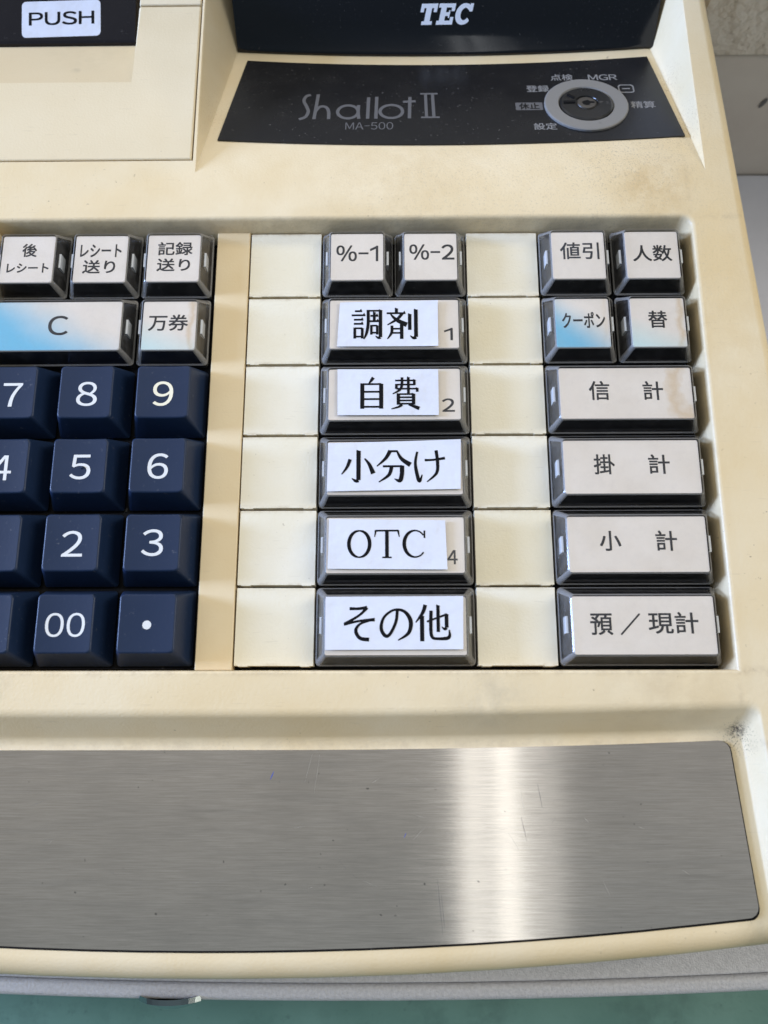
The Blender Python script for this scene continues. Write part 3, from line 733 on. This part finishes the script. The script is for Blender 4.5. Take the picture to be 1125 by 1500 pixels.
fkey(-3.5, 0, 1, [('後', (-58.57, -54.82, -9.06, -5.38), O1), ('レシート', (-62.11, -51.37, -13.6, -11.04), O1)], 'clear key over a white plate printed 後レシート')
fkey(-2.5, 0, 1, [('レシート', (-43.4, -32.8, -9.21, -5.63), O1), ('送り', (-42.46, -34.13, -13.94, -10.2), O1)], 'clear key over a white plate printed レシート送り')
fkey(-1.5, 0, 1, [('記録', (-23.14, -14.25, -8.87, -5.18), O1), ('送り', (-23.19, -14.7, -13.5, -9.95), O1)], 'clear key over a white plate printed 記録送り')
fkey(-3.5, 1, 2, [('C', (-49.68, -44.63, -31.36, -26.05), 0.006)], 'wide clear key marked C, its plate fading from blue to white', 'insert_bluelong')
fkey(-1.5, 1, 1, [('万券', (-24.28, -14.29, -30.23, -25.86), O1)], 'clear key printed 万券 with a tide mark on its right edge', 'insert_faint')
fkey(1, 0, 1, [('%-1', (23.2, 33.9, -11.01, -6.56), O1)], 'clear key over a white plate printed %−1')
fkey(2, 0, 1, [('%-2', (42.09, 53.55, -10.67, -6.32), O1)], 'clear key over a white plate printed %−2')
def split(b, n, gap=0.06):
    wd = (b[1] - b[0]) / n; return [(b[0] + wd * (i + gap * .5), b[0] + wd * (i + 1 - gap * .5), b[2], b[3]) for i in range(n)]
S = [('調剤', [(24.29, -23.08), (49.05, -22.69), (49.0, -35.29), (23.67, -35.22)], (26.86, 44.22, -33.46, -24.69), ('1', (50.64, 52.7, -33.32, -30.04))),
     ('自費', [(23.91, -41.39), (48.89, -41.55), (48.85, -53.6), (24.06, -53.47)], (28.3, 44.8, -52.04, -43.66), ('2', (49.77, 52.79, -52.48, -49.08))),
     ('小分け', [(21.85, -60.68), (54.03, -59.97), (53.73, -72.35), (21.73, -72.82)], (24.8, 50.69, -70.75, -62.5), None),
     ('OTC', [(22.37, -79.61), (49.84, -80.05), (50.18, -91.84), (22.17, -91.59)], (26.31, 45.82, -89.14, -82.24), ('4', (50.29, 52.59, -90.43, -87.17))),
     ('その他', [(21.86, -98.16), (53.68, -98.09), (53.38, -110.28), (21.9, -110.36)], (25.25, 50.93, -108.55, -100.11), None)]
for i, (t, q, b, num) in enumerate(S):
    fkey(1, i + 1, 2, [(num[0], num[1], 0.008)] if num else [], 'wide clear key with a white paper label reading ' + t, 'insert',
         (q, list(zip(t, split(b, len(t))))))
fkey(4, 0, 1, [('値引', (80.93, 90.85, -10.87, -6.15), O1)], 'clear key over a white plate printed 値引')
fkey(5, 0, 1, [('人数', (99.57, 109.47, -11.64, -7.09), O1)], 'clear key over a white plate printed 人数')
fkey(4, 1, 1, [('クーポン', (80.44, 91.14, -30.17, -25.93), O1)], 'clear key printed クーポン, its plate blue in the lower left', 'insert_blue')
fkey(5, 1, 1, [('替', (102.13, 106.75, -30.3, -25.68), O1)], 'clear key printed 替 with a brown stain on its right edge', 'insert_faint')
fkey(4, 2, 2, [('信', (86.01, 90.96, -49.59, -44.7), O1), ('計', (99.26, 104.12, -49.66, -44.78), O1)], 'wide clear key printed 信計 with a brown tide mark', 'insert_stain')
fkey(4, 3, 2, [('掛', (85.97, 90.89, -68.67, -63.74), O1), ('計', (99.09, 104.1, -68.62, -63.81), O1)], 'wide clear key printed 掛計')
fkey(4, 4, 2, [('小', (86.22, 91.09, -87.39, -82.7), O1), ('計', (99.35, 104.23, -87.44, -82.66), O1)], 'wide clear key printed 小計')
fkey(4, 5, 2, [('預', (82.76, 87.76, -107.04, -102.2), O1), ('／', (89.57, 94.16, -107.06, -102.21), O1), ('現計', (96.06, 107.4, -106.77, -101.93), O1)], 'wide clear key printed 預／現計')

# ------------------------------------------------------------------ black name panel with the key switch
th = math.atan(K_)
def pl(x, y, h=0.0): return (x, y + h * math.sin(th), zfl(y) + h * math.cos(th))
def bow(x): return 2.6 * ((x - 53) / 63) ** 2
def edge_lo(x): return 25.2 + bow(x)
def edge_hi(x): return 60.6 + bow(x) * 1.35
mb = MB()
nx = 24
lo = [(-10.0 + (117.3 + 10.0) * i / nx) for i in range(nx + 1)]
hi = [(-5.0 + (112.9 + 5.0) * i / nx) for i in range(nx + 1)]
ring0 = [(x, edge_lo(x)) for x in lo] + [(x, edge_hi(x)) for x in hi[::-1]]
mb.loft([pl(x, y, 0.02) for x, y in ring0], [pl(x, y, 0.35) for x, y in ring0])
fnp = lambda x, y: pl(x, y, 0.37)
fns = lambda x, y, h: pl(x, y, 0.37 + h)
# "Shallot": thin round lettering drawn as strokes (crop pixels -> 0..100 box)
def sx(x): return (x - 372) / (828 - 372) * 100
def sy(y): return (y - 370) / (473 - 370) * 100
def st(*p, w_=2.6): return ('curve', *[(sx(a), sy(b), w_) for a, b in p])
def sl(x0, y0, x1, y1, w_=2.6): return ('line', (sx(x0), sy(y0), w_), (sx(x1), sy(y1), w_))
def stroke_mm(paths, frame, wmm):
    """ribbons of even width in mm on the panel"""
    x0, x1, y0, y1 = frame; h = 0
    for p in paths:
        q = [(x0 + a / 100 * (x1 - x0), y1 - b / 100 * (y1 - y0), (c_ if len_ == 3 else wmm)) for (a, b, *r_) in p for len_ in [2] for c_ in [0]]
        vs, fs = ribbon(smooth_path(q, 8) if len(q) > 2 else q)
        P = [fns(a, b, h) for a, b in vs]
        ff = []
        for f in fs:
            ar = sum(P[f[i]][0] * P[f[(i + 1) % len(f)]][1] - P[f[(i + 1) % len(f)]][0] * P[f[i]][1] for i in range(len(f)))
            ff.append(f if ar > 0 else f[::-1])
        mb.add(P, ff, 1); h += 0.002
def cp(*pts): return [(sx(a), sy(b)) for a, b in pts]
def ell(cx, cy, rx, ry, n=20, a0=0, a1=360): return [(cx + rx * math.cos(math.radians(a0 + (a1 - a0) * i / n)), cy + ry * math.sin(math.radians(a0 + (a1 - a0) * i / n))) for i in range(n + 1)]
FR = (11.65, 44.4, 35.98, 47.71)
stroke_mm([cp((413, 376), (395, 382), (388, 400), (400, 422), (408, 442), (398, 462), (374, 471)),
           cp((443, 374), (438, 420), (432, 471)), cp((437, 440), (452, 424), (474, 424), (487, 440), (489, 471)),
           cp(*ell(563, 444, 40, 25)), cp((604, 418), (603, 445), (606, 471)),
           cp((643, 388), (640, 471)), cp((675, 386), (672, 471)),
           cp(*ell(732, 444, 44, 25)), cp((806, 388), (802, 471)), cp((778, 407), (828, 405))], FR, 0.95)
FR2 = (45.5, 51.02, 36.27, 47.41)
stroke_mm([[(5, 3), (95, 3)], [(5, 97), (99, 97)], [(33, 3), (34, 97)], [(66, 3), (68, 97)]], FR2, 0.7)
stroke_mm([[(29, 3), (30, 97)], [(71, 3), (73, 97)]], FR2, 0.55)
put_text(mb, 'MA-500', (24.81, 38.02, 31.58, 34.64), fnp, 1, 0.0)
for t, b in {'点検': (83.52, 89.9, 52.66, 55.51), 'MGR': (94.34, 102.59, 52.67, 55.23), '登録': (76.1, 82.51, 47.47, 50.41), '設定': (76.73, 83.02, 30.91, 33.7), '精算': (104.76, 111.43, 39.84, 42.86)}.items():
    put_text(mb, t, b, fnp, 2, 0.006)
q = rrect(72.39, 79.98, 39.38, 42.7, 0.25, 2); mb.add([fnp(*p) for p in q], [list(range(len(q)))], 1)
put_text(mb, '休止', (73.4, 79.0, 39.75, 42.35), lambda x, y: pl(x, y, 0.40), 0, 0.008)
a_, b_ = rrect(102.2, 106.74, 46.74, 50.48, 1.0, 4), rrect(102.6, 106.34, 47.14, 50.08, 0.7, 4)
n_ = len(a_); mb.add([fnp(*p) for p in a_ + b_], [[i, (i + 1) % n_, n_ + (i + 1) % n_, n_ + i] for i in range(n_)], 2)
mb.add([fnp(*p) for p in ((103.3, 48.4), (105.6, 48.4), (105.6, 48.85), (103.3, 48.85))], [[0, 1, 2, 3]], 2)
part(mb, 'name_panel', ['panel', 'greyink', 'greyprint'])

LX, LY = 92.1, 41.1
def disc(mb, r0, h0, r1, h1, mi, n=48, cap=True, cx=LX, cy=LY):
    P = lambda r, h: [pl(cx + r * math.cos(a), cy + r * math.sin(a) * math.cos(th), h) for a in [2 * math.pi * i / n for i in range(n)]]
    if r1 is None: return
    mb.add(P(r0, h0) + P(r1, h1), [[i, (i + 1) % n, n + (i + 1) % n, n + i] for i in range(n)], mi)
    if cap: mb.add(P(r1, h1), [list(range(n))], mi)
ks = empty('key_switch', (0, 0, DZ), reg)
mb = MB()
disc(mb, 11.7, 0.3, 11.7, 0.85, 0, cap=False); disc(mb, 11.7, 0.85, 11.4, 1.05, 0, cap=False)
disc(mb, 11.4, 1.05, 7.9, 1.05, 0, cap=False); disc(mb, 7.9, 1.05, 7.6, 0.7, 0, cap=False); disc(mb, 7.6, 0.7, 7.6, 0.36, 0, cap=False)
mb.build('ring', ['ring'], ks)
mb = MB()
disc(mb, 7.55, 0.37, 7.4, 0.95, 0, cap=False); disc(mb, 7.4, 0.95, 6.9, 1.25, 0, cap=False); disc(mb, 6.9, 1.25, 3.3, 1.30, 0, cap=False); disc(mb, 3.3, 1.30, 3.1, 0.9, 0, cap=True)
mb.build('lock_disc', ['disc'], ks)
mb = MB(); disc(mb, 2.7, 0.95, 2.5, 1.35, 0, cap=False, n=32); disc(mb, 2.5, 1.35, 2.0, 1.4, 0, n=32)
P = [pl(LX + a, LY + b, 1.42) for a, b in ((-1.0, -0.9), (-0.2, -1.3), (0.8, -1.2), (1.0, -.45), (2.2, -.35), (2.2, .4), (0.9, .5), (0.4, 1.1), (-0.8, 0.6), (-1.4, 0.1))]
mb.add(P, [list(range(10))], 1)
mb.build('lock_barrel', ['metal', 'gap'], ks)
mb = MB()
for (ax, ay, bx, by, w0) in ((-6.4, 0.2, -3.2, 0.2, 0.9), (-5.0, 3.6, -3.2, 2.0, 0.7)):
    vs, fs = ribbon([(LX + ax, LY + ay, w0), (LX + bx, LY + by, w0)])
    n = 4; o4 = [vs[0], vs[1], vs[3], vs[2]]
    mb.loft([pl(*p, 1.22) for p in o4], [pl(*p, 1.55) for p in o4])
mb.build('pointer', ['gap'], ks)

# ------------------------------------------------------------------ display
def dbow(x): return 3.0 * ((x - 53) / 62) ** 2
mb = MB(); nx = 28; prof = []
def dprofile(x):
    b = dbow(x); y0 = 65.3 + b; zb = zfl(y0)
    sl_ = lambda y: y - 75.5 - b
    pts = [(y0 + 3, zb - 3)]
    pts += [(y0 + 0.25, zb - 0.6), (y0, zb + 0.2), (y0 + 0.25, zb + 0.75), (y0 + 0.8, zb + 1.15)]
    pts += [(y0 + 1.9, sl_(y0 + 1.9)), (y0 + 6, sl_(y0 + 6)), (y0 + 24, sl_(y0 + 24)), (y0 + 26, sl_(y0 + 25.3)), (y0 + 40, 12), (y0 + 40, -20)]
    return pts
np_ = len(dprofile(0)); V_ = []; F_f = []
for i in range(nx + 1):
    t = i / nx
    for (y, z) in dprofile(-8.3 + t * 123.8):
        flare = 0.055 * max(0, z + 9)
        V_.append((-8.3 - flare + t * (123.8 + 2 * flare), y, z))
for i in range(nx):
    for j in range(np_ - 1): F_f.append([i * np_ + j, (i + 1) * np_ + j, (i + 1) * np_ + j + 1, i * np_ + j + 1])
F_f.append(list(range(np_))); F_f.append([nx * np_ + j for j in range(np_)][::-1])
mb.add([(a, b, c_) for a, b, c_ in V_], [f[::-1] for f in F_f])
bm = bmesh.new(); me = mb.mesh('display', ['gloss'], True); bm.from_mesh(me)
bmesh.ops.recalc_face_normals(bm, faces=bm.faces)
for e in bm.edges: e.smooth = not (len(e.link_faces) == 2 and e.calc_face_angle(0) > math.radians(50))
bm.to_mesh(me); bm.free()
disp = new_obj('display', me, reg, (0, 0, DZ))
# bold slanted slab letters, built as strokes on the display face
def td(x, y, h=0.0):
    s2 = 0.05 + h; return (x, y - s2 * .7071, y - 75.5 - dbow(x) + s2 * .7071)
def rect(x0, x1, y0, y1): return ('poly', (x0, y0), (x1, y0), (x1, y1), (x0, y1))
TE = {'T': [rect(0, 100, 0, 21), rect(0, 20, 0, 40), rect(80, 100, 0, 40), rect(33, 67, 0, 100), rect(18, 82, 83, 100)],
      'E': [rect(0, 100, 0, 19), rect(0, 100, 81, 100), rect(15, 48, 0, 100), rect(40, 72, 41, 59), rect(66, 74, 32, 68), rect(80, 100, 0, 36), rect(80, 100, 64, 100)],
      'C': [('curve', *[(54 + 38 * math.cos(a) , 50 - 40 * math.sin(a), 21 + 10 * max(0, -math.cos(a))) for a in [math.radians(38 + 284 * i / 16) for i in range(17)]]), rect(80, 100, 0, 38)]}
mb = MB()
X0, X1, Y0, Y1 = 45.4, 61.6, 71.25, 75.0
for i, ch in enumerate('TEC'):
    cw_ = (X1 - X0 - 1.2) / 3; fx = X0 + i * (cw_ + 0.15)
    put_strokes(mb, TE[ch], (fx, fx + cw_ - 0.25, Y0, Y1), lambda x, y, h: td(x + (y - Y0) * 0.30, y, h), 0)
mb.build('lettering', ['logowhite'], disp)

# ------------------------------------------------------------------ printer cover, push lever
pc = MB(); pc.box(-249.6, -15.95, 19.55, 69.55, -8.0, 4.9)
sc_ = MB()
sc_.add([(-260, 44.3, 5), (-33.4, 44.6, 5), (-35.9, 64, -3), (-260, 63.2, -3), (-260, 80, -3.2), (-35.9, 80, -3.2), (-260, 80, 9), (-33.3, 80, 5), (-260, 44.3, 9), (-33.4, 44.6, 9), (-33.3, 80, 9)],
        [[0, 1, 2, 3], [3, 2, 5, 4], [1, 7, 5, 2], [4, 5, 7, 10, 6], [0, 8, 9, 1], [1, 9, 10, 7], [6, 10, 9, 8], [0, 3, 4, 6, 8]])
me = boolean(pc, [sc_])
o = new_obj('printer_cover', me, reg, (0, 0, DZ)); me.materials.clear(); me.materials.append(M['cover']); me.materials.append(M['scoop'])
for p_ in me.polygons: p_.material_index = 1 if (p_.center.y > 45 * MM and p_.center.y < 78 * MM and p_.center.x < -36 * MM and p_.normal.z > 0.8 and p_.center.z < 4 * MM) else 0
me.polygons.foreach_set('use_smooth', [True] * len(me.polygons)); add_bevel(o, 0.5, 3)
mb = MB(); mb.box(-33.45, -15.95, 69.95, 190, -8, 4.9); part(mb, 'paper_roll_cover', ['cover'], bevel=0.4)
mb = MB()
pr_ = [(63.4, -2.9), (63.7, -1.9), (64.4, -1.6), (95, 4.2), (96, 3.6), (96, -4)]
P0 = [(-249, y, z) for y, z in pr_]; P1 = [(-36.2, y, z) for y, z in pr_]
n = len(pr_)
mb.add(P0 + P1, [[i, n + i, n + (i + 1) % n, (i + 1) % n] for i in range(n)] + [list(range(n)), [n + i for i in range(n)][::-1]])
pushl = part(mb, 'push_lever', ['pushb'])
def zp(y): return -1.6 + (y - 64.4) * (5.8 / 30.6)
mb = MB()
qd = rrect(-11.4, 11.4, -5.3, 5.3, 1.3, 5); ca, sa = math.cos(0.022), math.sin(0.022)
ql = [(-57.7 + x * ca - y * sa, 70.75 + x * sa + y * ca) for x, y in qd]
mb.loft([(x, y, zp(y) + 0.02) for x, y in ql], [(x, y, zp(y) + 0.12) for x, y in ql])
put_text(mb, 'PUSH', (-67.0, -48.2, 69.0, 72.8), lambda x, y: (x, y, zp(y) + 0.14), 1, 0.012, rot=0.022)
mb.build('paper_label', ['paper', 'blackink'], pushl)

# ------------------------------------------------------------------ cash drawer under the register
dr = empty('cash_drawer', (34, -60, TZ + 0.1))
tag(dr, 'grained pale grey metal cash drawer underneath the cream register, chrome lock in its front', 'cash drawer')
def dfront(x): return -192.2 + (x - 20) ** 2 / 4570
def dout(g): return [(x, dfront(x) + g) for x in range(-250, 175, 17)] + [(170, dfront(170) + g), (170, 180), (-250, 180)]
off = Vector((-34, 60, -TZ - 0.1))
def dpart(mb_, name, mats, bevel=None, segs=3):
    mb_.v = [(a + off.x, b + off.y, c_ + off.z) for a, b, c_ in mb_.v]
    return mb_.build(name, mats, dr, bevel=bevel, segs=segs)
XD = 133.5
def dfr(g, x0=-250): 
    xs_ = [x0 + (XD - x0) * i / 24 for i in range(25)]
    return [(x, dfront(x) + g) for x in xs_]
f_ = dfr(4.3); mb = MB(); mb.prism(f_ + [(XD, 120), (-250, 120)], TZ + 6, -28.0); dpart(mb, 'case', ['drawer'], bevel=0.4)
f_ = dfr(0.0); b_ = dfr(3.95); mb = MB(); mb.prism(f_ + b_[::-1], TZ + 8, -28.3); dpart(mb, 'front_panel', ['drawer'], bevel=1.6, segs=4)
mb = MB(); n = 32
for (r0, y0, r1, y1) in ((9.2, -190.7, 9.0, -192.0), (9.0, -192.0, 4.6, -193.9), (4.6, -193.9, 4.2, -193.9), (4.2, -193.9, 3.8, -193.1), (3.8, -193.1, 0.05, -193.1)):
    P = lambda r, y: [(-17.2 + r * math.cos(a), y, -33.8 + r * math.sin(a)) for a in [2 * math.pi * i / n for i in range(n)]]
    mb.add(P(r0, y0) + P(r1, y1), [[i, (i + 1) % n, n + (i + 1) % n, n + i] for i in range(n)])
dpart(mb, 'lock', ['chrome'])
for sx_ in (-230, 118):
    for sy_ in (-165, 100):
        mb = MB(); mb.loft([(sx_ + 9 * math.cos(a), sy_ + 9 * math.sin(a), TZ + 0.1) for a in [i * math.pi / 8 for i in range(16)]],
                           [(sx_ + 10 * math.cos(a), sy_ + 10 * math.sin(a), TZ + 6) for a in [i * math.pi / 8 for i in range(16)]])
        dpart(mb, 'foot', ['gap'])
